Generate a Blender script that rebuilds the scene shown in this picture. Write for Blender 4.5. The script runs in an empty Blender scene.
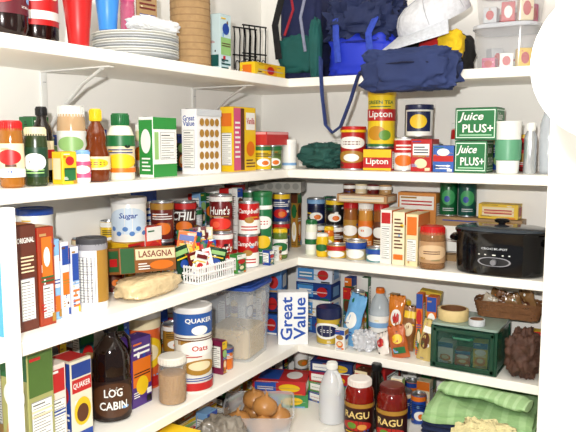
import bpy, bmesh, math, random
from mathutils import Vector, Matrix, noise
random.seed(4)
SC=bpy.context.scene
COL=SC.collection
PAL=dict(w='f0f0ea',k='141416',r='bc1c1c',dr='641212',y='e8c01c',o='dc7018',g='1c6836',lg='94c074',b='1c459c',lb='80acd8',
 n='161f4a',br='5c3018',t='b8905c',cr='e8d8b0',p='4c2874',pk='d05480',gy='94949a',am='7c3e0c',te='0f5450',dk='241810',
 ag='647f38',gd='a87c2c',db='102a6c',mg='7c1c44',lgy='c8ccd0',kr='a4845a',dg='123a22',mr='5a1420',hon='a4641c',pe='e8c090')
def hexc(c):
    c=PAL.get(c,c); v=[int(c[i:i+2],16)/255 for i in (0,2,4)]
    return [x/12.92 if x<=.04045 else ((x+.055)/1.055)**2.4 for x in v]+[1]
_m={}
def mat(c,rough=.45,metal=0,var=.08,scale=25,alpha=1,bump=0,emit=0,stripe=None):
    key=(c,rough,metal,var,scale,alpha,bump,emit,stripe)
    if key in _m: return _m[key]
    m=bpy.data.materials.new('surface_'+str(c)); m.use_nodes=True
    nt=m.node_tree; N=nt.nodes; L=nt.links; b=N['Principled BSDF']
    col=hexc(c)
    tc=N.new('ShaderNodeTexCoord'); nz=N.new('ShaderNodeTexNoise'); nz.inputs['Scale'].default_value=scale; nz.inputs['Detail'].default_value=3
    L.new(tc.outputs['Object'],nz.inputs['Vector'])
    mx=N.new('ShaderNodeMix'); mx.data_type='RGBA'
    mx.inputs[6].default_value=[x*(1-var) for x in col[:3]]+[1]; mx.inputs[7].default_value=[min(1,x*(1+var)) for x in col[:3]]+[1]
    L.new(nz.outputs['Fac'],mx.inputs[0]); out=mx.outputs[2]
    if stripe:
        wv=N.new('ShaderNodeTexWave'); wv.inputs['Scale'].default_value=stripe[1]; wv.inputs['Distortion'].default_value=1.2
        cr=N.new('ShaderNodeValToRGB'); cr.color_ramp.elements[0].position=.6; cr.color_ramp.elements[1].position=.8
        L.new(tc.outputs['Object'],wv.inputs['Vector']); L.new(wv.outputs['Fac'],cr.inputs[0])
        m2=N.new('ShaderNodeMix'); m2.data_type='RGBA'; L.new(cr.outputs[0],m2.inputs[0]); L.new(out,m2.inputs[6]); m2.inputs[7].default_value=hexc(stripe[0]); out=m2.outputs[2]
    L.new(out,b.inputs['Base Color'])
    b.inputs['Roughness'].default_value=rough; b.inputs['Metallic'].default_value=metal
    if bump:
        bp=N.new('ShaderNodeBump'); bp.inputs['Strength'].default_value=bump; bp.inputs['Distance'].default_value=.01
        L.new(nz.outputs['Fac'],bp.inputs['Height']); L.new(bp.outputs['Normal'],b.inputs['Normal'])
    if emit:
        b.inputs['Emission Color'].default_value=col; b.inputs['Emission Strength'].default_value=emit
    if alpha<1:
        tr=N.new('ShaderNodeBsdfTransparent'); ms=N.new('ShaderNodeMixShader'); ms.inputs[0].default_value=alpha
        L.new(tr.outputs[0],ms.inputs[1]); L.new(b.outputs[0],ms.inputs[2]); L.new(ms.outputs[0],N['Material Output'].inputs[0])
    _m[key]=m; return m
def cloth(c,s=90): return mat(c,.9,0,.25,s,1,.5)
def clear(c='lgy',a=.35): return mat(c,.12,0,.05,10,a)

class MB:
    def __init__(s): s.v=[];s.f=[];s.mi=[];s.sm=[];s.mats=[]
    def add(s,vs,fs,m,smooth=False):
        if m not in s.mats: s.mats.append(m)
        i=s.mats.index(m); o=len(s.v); s.v+= [tuple(v) for v in vs]
        for f in fs: s.f.append([o+k for k in f]); s.mi.append(i); s.sm.append(smooth)
    def rings(s,R,m,smooth=False,cap0=True,cap1=True,closed=True):
        n=len(R[0]); vs=[p for r in R for p in r]; fs=[]
        for i in range(len(R)-1):
            for j in range(n if closed else n-1):
                a=i*n+j;b=i*n+(j+1)%n; fs.append((a,b,b+n,a+n))
        if cap0: fs.append(tuple(range(n))[::-1])
        if cap1: fs.append(tuple(range((len(R)-1)*n,len(R)*n)))
        s.add(vs,fs,m,smooth)
    def rbox(s,w,d,h,m,z=0,cx=0,cy=0,r=.002,e=.001,taper=1,cap1=True,seg=3):
        R=[]
        for zz,i in ((0,e),(e,0),(h-e,0),(h,e)):
            k=1+(taper-1)*zz/h; R.append([(cx+x*k,cy+y*k,z+zz) for x,y in rrect(w-2*i,d-2*i,max(r,.0004),seg)])
        s.rings(R,m,False,True,cap1)
    def lathe(s,prof,m,n=28,sx=1,sy=1,cx=0,cy=0,z=0,c0=True,c1=True):
        R=[[(cx+r*sx*math.cos(a*2*math.pi/n),cy+r*sy*math.sin(a*2*math.pi/n),z+zz) for a in range(n)] for r,zz in prof]
        s.rings(R,m,True,c0,c1)
    def tube(s,pts,r,m,n=8,w=None):
        R=[]; pts=[Vector(p) for p in pts]
        for i,p in enumerate(pts):
            t=(pts[min(i+1,len(pts)-1)]-pts[max(i-1,0)]).normalized()
            a=Vector((0,0,1)) if abs(t.z)<.9 else Vector((0,1,0))
            if w: a=Vector(w[1])
            u=t.cross(a).normalized(); v=u.cross(t).normalized(); rw=w[0] if w else r
            R.append([p+u*r*math.cos(2*math.pi*k/n)+v*rw*math.sin(2*math.pi*k/n) for k in range(n)])
        s.rings(R,m,True)
    def obj(s,name,parent=None,ang=35):
        me=bpy.data.meshes.new(name); me.from_pydata(s.v,[],s.f)
        for m in s.mats: me.materials.append(m)
        for p,i,sm in zip(me.polygons,s.mi,s.sm): p.material_index=i; p.use_smooth=sm
        me.update()
        if any(s.sm): me.set_sharp_from_angle(angle=math.radians(ang))
        o=bpy.data.objects.new(name,me); COL.objects.link(o)
        if parent: o.parent=parent
        return o
def rrect(w,d,r,seg=3):
    r=min(r,w/2-.0001,d/2-.0001); P=[]
    for cx,cy,a0 in ((w/2-r,d/2-r,0),(-w/2+r,d/2-r,90),(-w/2+r,-d/2+r,180),(w/2-r,-d/2+r,270)):
        for k in range(seg+1):
            a=math.radians(a0+90*k/seg); P.append((cx+r*math.cos(a),cy+r*math.sin(a)))
    return P
REG=[]
def place(o,x,y,z,rot=0,cat='',label='',group=None,rx=0,ry=0,reg=True):
    o.location=(x,y,z+.0004); o.rotation_euler=(math.radians(rx),math.radians(ry),math.radians(rot))
    o['label']=label; o['category']=cat
    if group: o['group']=group
    if reg and o.data and cat!='shelf':
        M=Matrix.LocRotScale(o.location,o.rotation_euler,None); P=[M@Vector(v.co) for v in o.data.vertices]
        REG.append((min(p.x for p in P),max(p.x for p in P),min(p.y for p in P),max(p.y for p in P),min(p.z for p in P),max(p.z for p in P)))
    return o
def free(x0,x1,y0,y1,z0,z1):
    g=.001
    for a in REG:
        if x0<a[1]+g and x1>a[0]-g and y0<a[3]+g and y1>a[2]-g and z0<a[5]-.001 and z1>a[4]+.001: return False
    return True
# ---- text
_t={}
def tgeo(s):
    if s in _t: return _t[s]
    c=bpy.data.curves.new('t','FONT'); c.body=s; c.size=1; c.resolution_u=2; c.offset=.018
    o=bpy.data.objects.new('t',c); COL.objects.link(o); bpy.context.view_layer.update()
    me=bpy.data.meshes.new_from_object(o.evaluated_get(bpy.context.evaluated_depsgraph_get()))
    bm=bmesh.new(); bm.from_mesh(me)
    x0=min(v.co.x for v in bm.verts);x1=max(v.co.x for v in bm.verts);y0=min(v.co.y for v in bm.verts);y1=max(v.co.y for v in bm.verts)
    n=max(2,len(s)*2)
    for k in range(1,n):
        bmesh.ops.bisect_plane(bm,geom=bm.verts[:]+bm.edges[:]+bm.faces[:],plane_co=(x0+(x1-x0)*k/n,0,0),plane_no=(1,0,0))
    bm.verts.index_update()
    vs=[((v.co.x-x0)/(x1-x0)-.5,(v.co.y-y0)/(y1-y0)-.5) for v in bm.verts]; fs=[[v.index for v in f.verts] for f in bm.faces]
    bm.free(); bpy.data.objects.remove(o); bpy.data.meshes.remove(me); bpy.data.curves.remove(c)
    _t[s]=(vs,fs,(x1-x0)/(y1-y0)); return _t[s]
def draw(mb,items,fm,W,H,curved=False):
    lay=0
    for it in items:
        lay+=1; k=it[0]
        if k=='r' or k=='l' or k=='n':
            u0,v0,u1,v1=it[1:5]
            rects=[]
            if k=='r': rects=[(u0,v0,u1,v1,it[5],lay)]
            elif k=='l':
                n=it[6]; 
                for i in range(n):
                    a=v0+(v1-v0)*(i+.2)/n; b=v0+(v1-v0)*(i+.62)/n; rects.append((u0,a,u1-(u1-u0)*(.25 if i%3==2 else 0),b,it[5],lay))
            else:
                rects=[(u0,v0,u1,v1,'gy',lay),(u0+.015,v0+.008,u1-.015,v1-.008,'w',lay+1)]
                n=max(5,int((v1-v0)*H/.007))
                for i in range(n):
                    a=v0+(v1-v0)*(i+.5)/(n+1); rects.append((u0+.07*(u1-u0),a,u1-(u1-u0)*(.1+.25*((i*7)%3==0)),a+(v1-v0)*(.45 if i==n-1 else .22)/(n+1),'5c5c5c',lay+2))
                lay+=2
            for a,b,c,d,colr,l in rects:
                n=max(1,int(abs(c-a)*12)) if curved else 1
                vs=[];fs=[]
                for i in range(n+1):
                    u=a+(c-a)*i/n; vs+=[fm(u,b,l),fm(u,d,l)]
                for i in range(n): fs.append((2*i,2*i+2,2*i+3,2*i+1))
                mb.add(vs,fs,mat(colr,.4))
        elif k=='e':
            cu,cv,ru,rv,colr=it[1:6]; n=12; vs=[];fs=[]
            for i in range(n+1):
                a=math.pi*i/n; u=cu-ru*math.cos(a); q=rv*math.sin(a)+1e-5; vs+=[fm(u,cv-q,lay),fm(u,cv+q,lay)]
            for i in range(n): fs.append((2*i,2*i+2,2*i+3,2*i+1))
            mb.add(vs,fs,mat(colr,.4))
        elif k=='t':
            s,cu,cv,mw,mh,colr=it[1:7]; rot=it[7] if len(it)>7 else 0; sh=it[8] if len(it)>8 else 0
            vs,fs,asp=tgeo(s)
            bw,bh=(mw*W,mh*H) if not rot else (mh*H,mw*W)
            hh=min(bh,bw/asp*1.8); ww=min(bw,hh*asp*1.15)
            out=[]
            for x,y in vs:
                X=x*ww+sh*y*hh; Y=y*hh
                if rot: X,Y=-Y,X
                out.append(fm(cu+X/W,cv+Y/H,lay))
            mb.add(out,fs,mat(colr,.4))
RB=random.Random(11)
BC=['w','cr','r','y','b','o','g','br','w','lb','k','gd','w','t']
def busy(n,u0=.03,u1=.97):
    a=[]
    for i in range(n):
        u=RB.uniform(u0,u1-.2); v=RB.uniform(.03,.85); w=RB.uniform(.06,.3); h=RB.uniform(.03,.12); c=RB.choice(BC)
        if i%3==2: a.append(('l',u,v,min(u1,u+w),min(.97,v+h),c,3))
        elif i%3==1: a.append(('e',min(u+.08,u1-.1),v+.05,.07,.045,c))
        else: a.append(('r',u,v,min(u1,u+w),min(.97,v+h*.7),c))
    return a
def fmflat(o,U,V,Nn,W,H):
    o=Vector(o);U=Vector(U);V=Vector(V);Nn=Vector(Nn)
    return lambda u,v,l: o+U*u*W+V*v*H+Nn*(.0003+.00016*l)
def fmcyl(r,z0,h,sx=1,sy=1,full=False):
    def f(u,v,l):
        a=-math.pi/2+(u-.5)*math.pi; rr=r+.0004+.00018*l
        return Vector((rr*sx*math.cos(a),rr*sy*math.sin(a),z0+v*h))
    return f
def carton(name,cat,label,x,y,z,w,d,h,rot=0,col='w',front=(),side=(),top=(),sidecol=None,group=None,rx=0,ry=0,bz=5):
    mb=MB(); mb.rbox(w,d,h,mat(col,.4),r=.0015,e=.0008)
    mb.add([(-w/2+.002,-d/2+.001,h+.0006),(w/2-.002,-d/2+.001,h+.0006),(w/2-.002,d*.22,h+.0012),(-w/2+.002,d*.22,h+.0012)],[(0,1,2,3)],mat(col,.5,0,.14))
    mb.add([(-w/2+.002,d*.22,h+.0012),(w/2-.002,d*.22,h+.0012),(w/2-.002,d*.25,h+.0004),(-w/2+.002,d*.25,h+.0004)],[(0,1,2,3)],mat('gy',.6))
    F=fmflat((-w/2,-d/2,0),(1,0,0),(0,0,1),(0,-1,0),w,h)
    Rr=fmflat((w/2,-d/2,0),(0,1,0),(0,0,1),(1,0,0),d,h)
    Lf=fmflat((-w/2,d/2,0),(0,-1,0),(0,0,1),(-1,0,0),d,h)
    B=fmflat((w/2,d/2,0),(-1,0,0),(0,0,1),(0,1,0),w,h)
    T=fmflat((-w/2,-d/2,h+.001),(1,0,0),(0,1,0),(0,0,1),w,d)
    sd=list(side)
    if sidecol: sd=[('r',0.01,0.005,.99,.995,sidecol)]+sd
    sd=busy(bz-2 if bz>2 else 0)+sd
    fr=busy(bz)+list(front)
    if bz>=5: fr+=[('l',.08,.9,.5,.96,RB.choice(BC),1),('l',.1,.44,.9,.52,RB.choice(BC),2),('r',.7,.03,.94,.12,RB.choice(BC)),('l',.06,.14,.35,.24,RB.choice(BC),3)]
    draw(mb,fr,F,w,h); draw(mb,sd,Rr,d,h); draw(mb,sd,Lf,d,h); draw(mb,[i for i in front if i[0]!='t'],B,w,h); draw(mb,list(top) or busy(bz//2),T,w,d)
    return place(mb.obj(name),x,y,z,rot,cat,label,group,rx,ry)
def can(name,cat,label,x,y,z,r,h,col,art=(),rot=15,lid=None,group=None,metal=True,topcol=None,bz=9):
    mb=MB(); m=mat('lgy',.3,.9) if metal else mat(topcol or col,.5)
    mb.lathe([(r*.93,.001),(r*.985,0),(r,.0015),(r*.985,.004),(r*.985,h-.004),(r,h-.0015),(r*.985,h),(r*.93,h-.001),(r*.9,h-.004),(r*.6,h-.0045),(r*.55,h-.0038)],m)
    o=mb.obj(name)
    l=MB(); l.lathe([(r*.99,h*.035),(r*.995,h*.04),(r*.995,h*.955),(r*.99,h*.96)],mat(col,.3),c0=False,c1=False)
    draw(l,busy(bz,-.45,1.45)+list(art),fmcyl(r*.995,h*.035,h*.925),math.pi*r,h*.925,True); l.obj('label_wrap',o)
    if lid:
        q=MB(); q.lathe([(r*1.03,h-.012),(r*1.04,h-.011),(r*1.04,h+.003),(r*1.0,h+.005),(r*.9,h+.005),(r*.86,h+.0025)],mat(lid,.35),c0=False); q.obj('lid',o)
    return place(o,x,y,z,rot,cat,label,group)
def bottle(name,cat,label,x,y,z,prof,m,cap=None,lab=None,rot=15,sx=1,sy=1,group=None,cont=None,handle=None):
    mb=MB(); mb.lathe(prof,m,sx=sx,sy=sy); o=mb.obj(name,ang=50)
    if handle:
        c=MB(); c.tube(handle,.005,m,8,(.008,(0,1,0))); c.obj('handle',o)
    if cont:
        c=MB(); zc=cont[1]; pr=[(max(r-.003,.002),max(zz,.003)) for r,zz in prof if zz<zc]; pr.append((pr[-1][0],zc)); c.lathe(pr,mat(cont[0],.7,0,.4,160,1,.4),sx=sx,sy=sy); c.obj('contents',o)
    if cap:
        r,z0,z1,c=cap[:4]; q=MB(); q.lathe([(r,z0),(r*1.03,z0+.001),(r*1.03,z1-.003),(r*.95,z1),(r*.4,z1+.0005)],mat(c,.35))
        n=26
        for k in range(n):
            a=2*math.pi*k/n; q.lathe([(.0011,z0+.002),(.0011,z1-.004)],mat(c,.4),n=4,cx=r*1.04*math.cos(a),cy=r*1.04*math.sin(a))
        q.obj('cap',o)
    if lab:
        z0,z1,r,c,art=lab; q=MB(); q.lathe([(r+.0008,z0),(r+.0008,z1)],mat(c,.4),sx=sx,sy=sy,c0=False,c1=False)
        draw(q,busy(5,-.3,1.3)+list(art),fmcyl(r+.0008,z0,z1-z0,sx,sy),math.pi*r,z1-z0,True); q.obj('label_wrap',o)
    return place(o,x,y,z,rot,cat,label,group)
def jarp(r,h,nr,sh=.8): return [(r*.85,0),(r*.97,.003),(r,.008),(r,h*sh-.01),(r*.97,h*sh),(nr*1.06,h*.93),(nr,h*.945),(nr,h)]
def jar(name,cat,label,x,y,z,r,h,m,capc,labc=None,art=(),rot=15,nr=None,sh=.84,group=None,cont=None,caph=.16):
    nr=nr or r*.85; p=jarp(r,h*(1-caph*.3),nr,sh)
    return bottle(name,cat,label,x,y,z,p,m,(nr*1.03,h*(1-caph),h,capc),(h*.16,h*.66,r,labc,art) if labc else None,rot,group=group,cont=cont)
def blob(name,cat,label,x,y,z,w,d,h,m,seed=0,amp=.12,p=.6,rot=0,fr=3,group=None,parent=None,nu=40,nv=22,pz=None,crum=0,reg=True,ang=80):
    mb=MB(); R=[]; pz=pz or p
    sg=lambda a,e: math.copysign(abs(a)**e,a)
    if crum: nu,nv=80,40
    for i in range(1,nv):
        t=-math.pi/2+math.pi*i/nv; ring=[]
        for j in range(nu):
            a=2*math.pi*j/nu
            v=Vector((sg(math.cos(t),pz)*sg(math.cos(a),p),sg(math.cos(t),pz)*sg(math.sin(a),p),sg(math.sin(t),pz)))
            k=1+amp*noise.noise(v*fr+Vector((seed*7.1,seed,0)))+amp*.5*noise.noise(v*fr*2.7+Vector((seed,0,3)))
            if crum:
                q=v*1.7+Vector((seed,2,seed*3)); q=q+noise.noise_vector(q*1.3)*.5
                k+=crum*.4*(noise.voronoi(q)[0][0]-.5)+crum*.12*(noise.voronoi(q*2.1)[0][0]-.5)
            ring.append((v.x*k*w/2,v.y*k*d/2,max(0,h/2+v.z*k*h/2) if v.z<0 else h/2+v.z*k*h/2))
        R.append(ring)
    mb.rings(R,m,True); o=mb.obj(name,parent,ang=60 if crum else ang)
    if parent: o.location=(x,y,z); o.rotation_euler=(0,0,math.radians(rot)); return o
    return place(o,x,y,z,rot,cat,label,group,reg=reg)
def auto(c1,c2,c3,txt=None,tc='w',pic=True):
    a=[('r',0.01,.76,.99,.995,c1),('e',.5,.62,.4,.12,c2)]
    if txt: a.append(('t',txt,.5,.62,.66,.12,tc))
    if pic: a+=[('e',.5,.27,.36,.17,c3),('e',.5,.3,.24,.1,'cr')]
    a.append(('l',.15,.03,.85,.1,c1,2)); return a
NUT=[('n',.1,.2,.9,.85)]
def canart(c1,c2,txt=None,tc='w'):
    a=[('r',-.5,.82,1.5,.99,c1),('e',.5,.3,.24,.17,c2),('e',.55,.28,.12,.1,'o')]
    if txt: a.append(('t',txt,.5,.62,.72,.26,tc,0,.15))
    else: a.append(('l',.22,.54,.8,.74,'w' if c2!='w' else 'k',3))
    a+=[('l',1.05,.2,1.4,.8,'w',7),('l',-.4,.2,-.05,.8,'w',7)]; return a

# ---------------- structure
Z4,Z3,Z2,Z1,Z0=1.767,1.45,1.133,.81,.57
XR=1.184
WALL=mat('faf8f2',.75,0,.03,4,1,.05); SHM=mat('faf7ee',.4,0,.03,6)
def slab(name,x0,x1,y0,y1,z0,z1,m):
    mb=MB(); mb.rbox(x1-x0,y1-y0,z1-z0,m,r=.002,e=.0015); o=mb.obj(name); o.location=((x0+x1)/2,(y0+y1)/2,z0); return o
for nm,a in dict(wall_left=(-.1,0,-3.4,.1,0,2.6),wall_back=(0,1.9,0,.1,0,2.6),wall_right=(XR+.001,1.9,-.4,0,0,2.6),floor=(-.1,3,-3.4,.1,-.05,0),ceiling=(-.1,3,-3.4,.1,2.6,2.65),trim_1=(.331,.356,-1.5,-1.478,Z0,Z3-.031)).items():
    o=slab(nm,*a,mat('9a8468',.6,0,.2,8) if nm=='floor' else WALL); o['kind']='structure'
TH=.03
for z,dl,db in ((Z4,.3,.3),(Z3,.3,.3),(Z2,.33,.28),(Z1,.33,.28),(Z0,.5,.5)):
    for nm,a in (('l',(.001,dl,-2.6,-.001,z-TH,z)),('b',(dl+.0005,XR,-db,-.001,z-TH,z))):
        mb=MB(); x0,x1,y0,y1,z0,z1=a
        mb.rbox(x1-x0,y1-y0,z1-z0,SHM,r=.002,e=.002); o=mb.obj('shelf_board'); 
        place(o,(x0+x1)/2,(y0+y1)/2,z0-.0004,0,'shelf','white painted wooden shelf board loaded with groceries' if z<Z4 else 'white painted top shelf board holding bags and cups'); o['group']='pantry shelf boards'
def bracket(x,y,z,rot):
    mb=MB(); m=mat('e8e8e4',.4)
    mb.rbox(.022,.004,.2,m,z=-.2,cy=-.002); 
    mb.rbox(.022,.25,.004,m,z=-.004,cy=-.127)
    mb.tube([(0,-.004,-.17),(0,-.06,-.11),(0,-.15,-.04),(0,-.22,-.005)],.003,m,8,(.008,(1,0,0)))
    for zz in (-.03,-.18): mb.lathe([(.005,0),(.004,.001)],mat('gy',.3,.8),n=10,cx=0,cy=-.006,z=zz)
    place(mb.obj('shelf_bracket'),x,y,z-.0006,rot,'bracket','white metal shelf bracket with diagonal strut under top shelf','shelf brackets',reg=False)
bracket(0,-1.1,Z4-TH,90); bracket(0,-.45,Z4-TH,90)

# ---------------- top shelf
def soda(x,y,label,labc,art):
    r=.052
    p=[(r*.55,0),(r*.85,.004),(r,.025),(r,.07),(r*.94,.1),(r,.13),(r,.2),(r*.8,.24),(r*.35,.285),(r*.27,.295),(r*.27,.31)]
    bottle('soda_bottle','bottle',label,x,y,Z4,p,mat('1c0c08',.12),(.0155,.295,.318,'r'),(.05,.18,r,labc,art),42,group='large soda bottles')
soda(.21,-1.375,'dark cola bottle with maroon label on top shelf','mr',[('r',-.5,.8,1.5,.95,'w'),('e',.5,.4,.3,.25,'r')])
soda(.15,-1.24,'dark cola bottle with red and white label','r',[('r',-.5,.1,1.5,.25,'w'),('e',.5,.6,.3,.2,'w')])
def cups(x,y,z,c,n,label,r=.036,up=True):
    mb=MB(); hh=.11
    for i in range(n):
        zz=i*.014
        mb.lathe([(r*.68,zz),(r*.7,zz+.001),(r*.8,zz+hh*.4),(r*.82,zz+hh*.42),(r,zz+hh-.003),(r*1.05,zz+hh),(r*1.0,zz+hh+.002),(r*.96,zz+hh-.002),(r*.66,zz+.004)],mat(c,.35))
    o=mb.obj('plastic_cup_stack')
    q=MB(); zz=(n-1)*.014; q.lathe([(r*.96,zz+hh+.0025),(r*1.06,zz+hh+.001),(r*1.06,zz+hh-.003),(r*1.0,zz+hh-.004)],mat('w',.4),c0=False,c1=False); q.obj('rim',o)
    place(o,x,y,z,0,'cups',label)
cups(.265,-1.215,Z4,'r',2,'stack of red plastic party cups with white rim',r=.033)
mb=MB()
for i in range(9):
    z=i*.007; mb.lathe([(.06,z),(.075,z+.001),(.105,z+.011),(.118,z+.014),(.118,z+.0155),(.104,z+.0135),(.074,z+.004),(.02,z+.003)],mat('w' if i%3 else 'lgy',.4),n=40)
place(mb.obj('paper_plate_stack'),.17,-.92,Z4,0,'plates','stack of white paper plates in plastic wrap')
cups(.14,-.995,Z4+.079,'3c8ce0',3,'stack of bright blue plastic cups on plates',r=.034)
jar('spice_jar','jar','pink striped small jar standing on white plates',.15,-.93,Z4+.079,.02,.1,clear('pk',.6),'pk')
carton('snack_box','box','brown and white box standing on white plates',.14,-.86,Z4+.079,.07,.05,.12,80,'kr',[('r',.1,.1,.9,.5,'w'),('l',.1,.6,.9,.9,'dr',3)],NUT)
blob('wrapped_napkins','napkins','lumpy clear-wrapped white napkins resting on plates',.225,-.91,Z4+.079,.08,.16,.035,mat('eceef0',.15,0,.1,20,1,.3),9,.15,.5,crum=.2)
mb=MB(); mb.lathe([(.055,0),(.06,.002),(.0605,.1),(.06,.2),(.0605,.3),(.056,.301),(.054,.29),(.053,.02),(.01,.015)],mat('kr',.8,0,.25,60,1,.2)); 
for k in range(14): mb.lathe([(.0605,.02*k+.01),(.0612,.02*k+.0115),(.0605,.02*k+.013)],mat('967650',.8),c0=False,c1=False)
place(mb.obj('kraft_paper_roll'),.2,-.715,Z4,0,'paper roll','tan kraft paper cylinder standing on top shelf')
carton('zip_bag_box','box','pale blue and green upright box',.2,-.575,Z4,.06,.06,.18,90,'c6dce0',[('r',.05,.3,.95,.6,'lg'),('e',.5,.75,.3,.1,'b'),('l',.1,.05,.9,.25,'te',3)],[('r',.1,.1,.9,.3,'te')])
carton('foil_box','box','yellow box lying near shelf corner',.235,-.36,Z4,.2,.06,.045,90,'y',[('r',.3,.1,.7,.9,'e0a010'),('e',.5,.5,.12,.3,'r')],[('r',.2,.2,.8,.8,'o')])
mb=MB(); K=mat('k',.35,.6)
for q in (0,1):
    for k in range(5):
        a=-.05+.025*k; mb.tube([(a,q*.06,.0),(a,q*.06,.12),(a+.01,q*.06+.01,.17),(a,q*.06,.2)],.0025,K,6)
    for zz in (.003,.1,.2): mb.tube([(-.055,q*.06,zz),(0.0,q*.06,zz),(.055,q*.06,zz)],.003,K,6)
    for k in range(4): mb.tube([(-.037+.025*k+.01*math.cos(t*.6),q*.06-.003,.06+.02*math.sin(t*.6)) for t in range(12)],.002,K,6)
for a in (-.055,.055): mb.tube([(a,0,.003),(a,.03,.003),(a,.06,.003)],.003,K,6)
place(mb.obj('wire_rack'),.13,-.25,Z4,70,'rack','black scrolled wire rack near shelf corner')
mb=MB(); mb.lathe([(.02,0),(.07,.003),(.1,.012),(.102,.014),(.07,.007),(.02,.004)],mat('e6ecf4',.3),n=36); place(mb.obj('serving_plate'),.03,-.44,Z4+.1,40,'plate','white plate leaning against wall behind box',ry=80)
# bags
def soft(c,s=14): return mat(c,.8,0,.3,s,1,.6)
def strap(P,r,m,w,parent,name='strap'):
    q=MB(); q.tube(P,r,m,8,w); q.obj(name,parent)
o=blob('backpack','bag','dark navy fabric backpack with teal trim',.275,-.11,Z4,.17,.17,.36,soft('n'),1,.2,.5,fr=4)
blob('front_pocket','','',.0,-.08,.03,.14,.05,.13,soft('te'),2,.2,.5,parent=o)
strap([(-.05,-.105,.3),(-.07,-.12,.2),(-.06,-.11,.08)],.004,cloth('k'),(.014,(1,0,0)),o); strap([(.05,-.1,.32),(.03,-.11,.22),(.05,-.11,.1)],.004,cloth('8c90a8'),(.006,(1,0,0)),o); strap([(-.02,-.1,.33),(.0,-.11,.25),(-.03,-.12,.16)],.004,cloth('9c2030'),(.005,(1,0,0)),o)
o=blob('cooler_bag','bag','royal blue insulated cooler bag with navy top',.53,-.14,Z4,.25,.19,.15,mat('1c34c0',.6,0,.2,8,1,.4),4,.16,.5,pz=.5,fr=4)
blob('top_flap','','',0,.0,.115,.27,.2,.17,soft('1c2850'),14,.3,.6,parent=o,fr=4,crum=.3)
mb=MB(); mb.tube([(.124*math.cos(t*.2618),.098*math.sin(t*.2618),.118) for t in range(25)],.004,cloth('0c1c78'),8); mb.obj('zipper',o)
strap([(-.08,-.09,.2),(-.07,-.11,.14),(-.06,-.112,.05)],.004,cloth('3048b0'),(.012,(1,0,0)),o); strap([(.07,-.09,.2),(.05,-.11,.14),(.06,-.112,.05)],.004,cloth('3048b0'),(.012,(1,0,0)),o)
blob('teal_pouch','pouch','teal fabric pouch squeezed between bags',.385,-.255,Z4,.04,.05,.2,soft('te'),5,.2,.7)
o=blob('shoulder_bag','bag','navy fabric shoulder bag draped over shelf edge',.765,-.362,Z4-.065,.29,.1,.125,mat('22305c',.85,0,.3,10,1,.5),6,.2,.5,fr=3,crum=.2)
mb=MB(); mb.tube([(-.135,-.01,.07),(-.07,-.045,.08),(0,-.053,.083),(.07,-.045,.08),(.135,-.01,.07)],.003,cloth('0c1434'),8); mb.obj('zipper',o)
blob('bag_flap','','',0,.057,.085,.25,.1,.04,mat('22305c',.85,0,.3,10,1,.5),16,.2,.6,parent=o)
strap([(-.12,0,.08),(-.15,.01,.075),(-.175,.01,.055),(-.20,.01,-.02),(-.235,.01,-.105),(-.265,.01,-.125),(-.29,.01,-.1),(-.305,.012,0),(-.315,.02,.085),(-.33,.05,.125)],.003,cloth('2c3e78'),(.014,(0,1,0)),o)
o=blob('sport_bag','bag','black bag with yellow and red panels',.80,-.17,Z4,.2,.19,.13,soft('k'),8,.15,.5)
blob('yellow_panel','','',.06,-.08,.035,.08,.06,.09,cloth('y'),3,.2,.6,parent=o); blob('red_panel','','',.0,-.085,.04,.07,.05,.08,cloth('r'),3,.2,.6,parent=o)
# cap
mb=MB(); HM=cloth('d4d6dc',60)
mb.lathe([(.125,0),(.127,.01),(.122,.035),(.106,.06),(.075,.078),(.033,.087),(.006,.089)],HM,n=40,sy=.95); 
for k in range(6):
    a=k*math.pi/3+.3; mb.tube([(.127*math.cos(a)*c,.121*math.sin(a)*c,z) for c,z in ((1,.01),(.965,.035),(.84,.061),(.6,.079),(.27,.088))],.0012,mat('a8aab2',.8),6)
mb.lathe([(.007,.087),(.007,.092),(.002,.094)],HM,n=12); o=mb.obj('baseball_cap')
mb=MB(); vs=[]
for i in range(9):
    s=i/8
    for t in range(21):
        q=(t-10)/10; a=-math.pi/2+q*1.3; bx=.126*math.cos(a); by=.119*math.sin(a); vs.append((bx*(1+.12*s),by-.09*s*max(.02,math.cos(q*1.45))**.6,.006-.012*s-.025*s*q*q))
fs=[(i*21+j,i*21+j+1,(i+1)*21+j+1,(i+1)*21+j) for i in range(8) for j in range(20)]
mb.add(vs,fs,cloth('c8ccd4'),True); mb.add([(x,y,z-.004) for x,y,z in vs],[f[::-1] for f in fs],cloth('bcc0c8'),True)
bd=[j for j in range(21)]+[i*21+20 for i in range(1,9)]+[8*21+j for j in range(19,-1,-1)]+[i*21 for i in range(7,0,-1)]
mb.rings([[(vs[k][0],vs[k][1],vs[k][2]-.004) for k in bd],[vs[k] for k in bd]],HM,True,False,False); mb.obj('visor',o)
place(o,.79,-.2,Z4+.165,-40,'cap','light grey baseball cap resting on sport bag',rx=27,ry=0,reg=False)
def tub(x,y,z,w,d,h,label,body=None,lid=None,rot=0,group=None,r=.02):
    mb=MB(); body=body or clear(); 
    R=[]
    for zz,k,i in ((0,.88,0),(h*.96,1,0),(h*.97,1.04,0),(h,1.05,0),(h,1.0,.002)):
        R.append([(a*k,b*k,zz) for a,b in rrect(w,d,r,4)])
    mb.rings(R,body,True,True,False); o=mb.obj('plastic_container')
    if lid:
        q=MB(); q.rbox(w*1.06,d*1.06,.012,lid,z=h-.004,r=r,e=.002); q.rbox(w*.9,d*.9,.004,lid,z=h+.008,r=r*.8,e=.001); q.obj('lid',o)
    return place(o,x,y,z,rot,'container',label,group)
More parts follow.
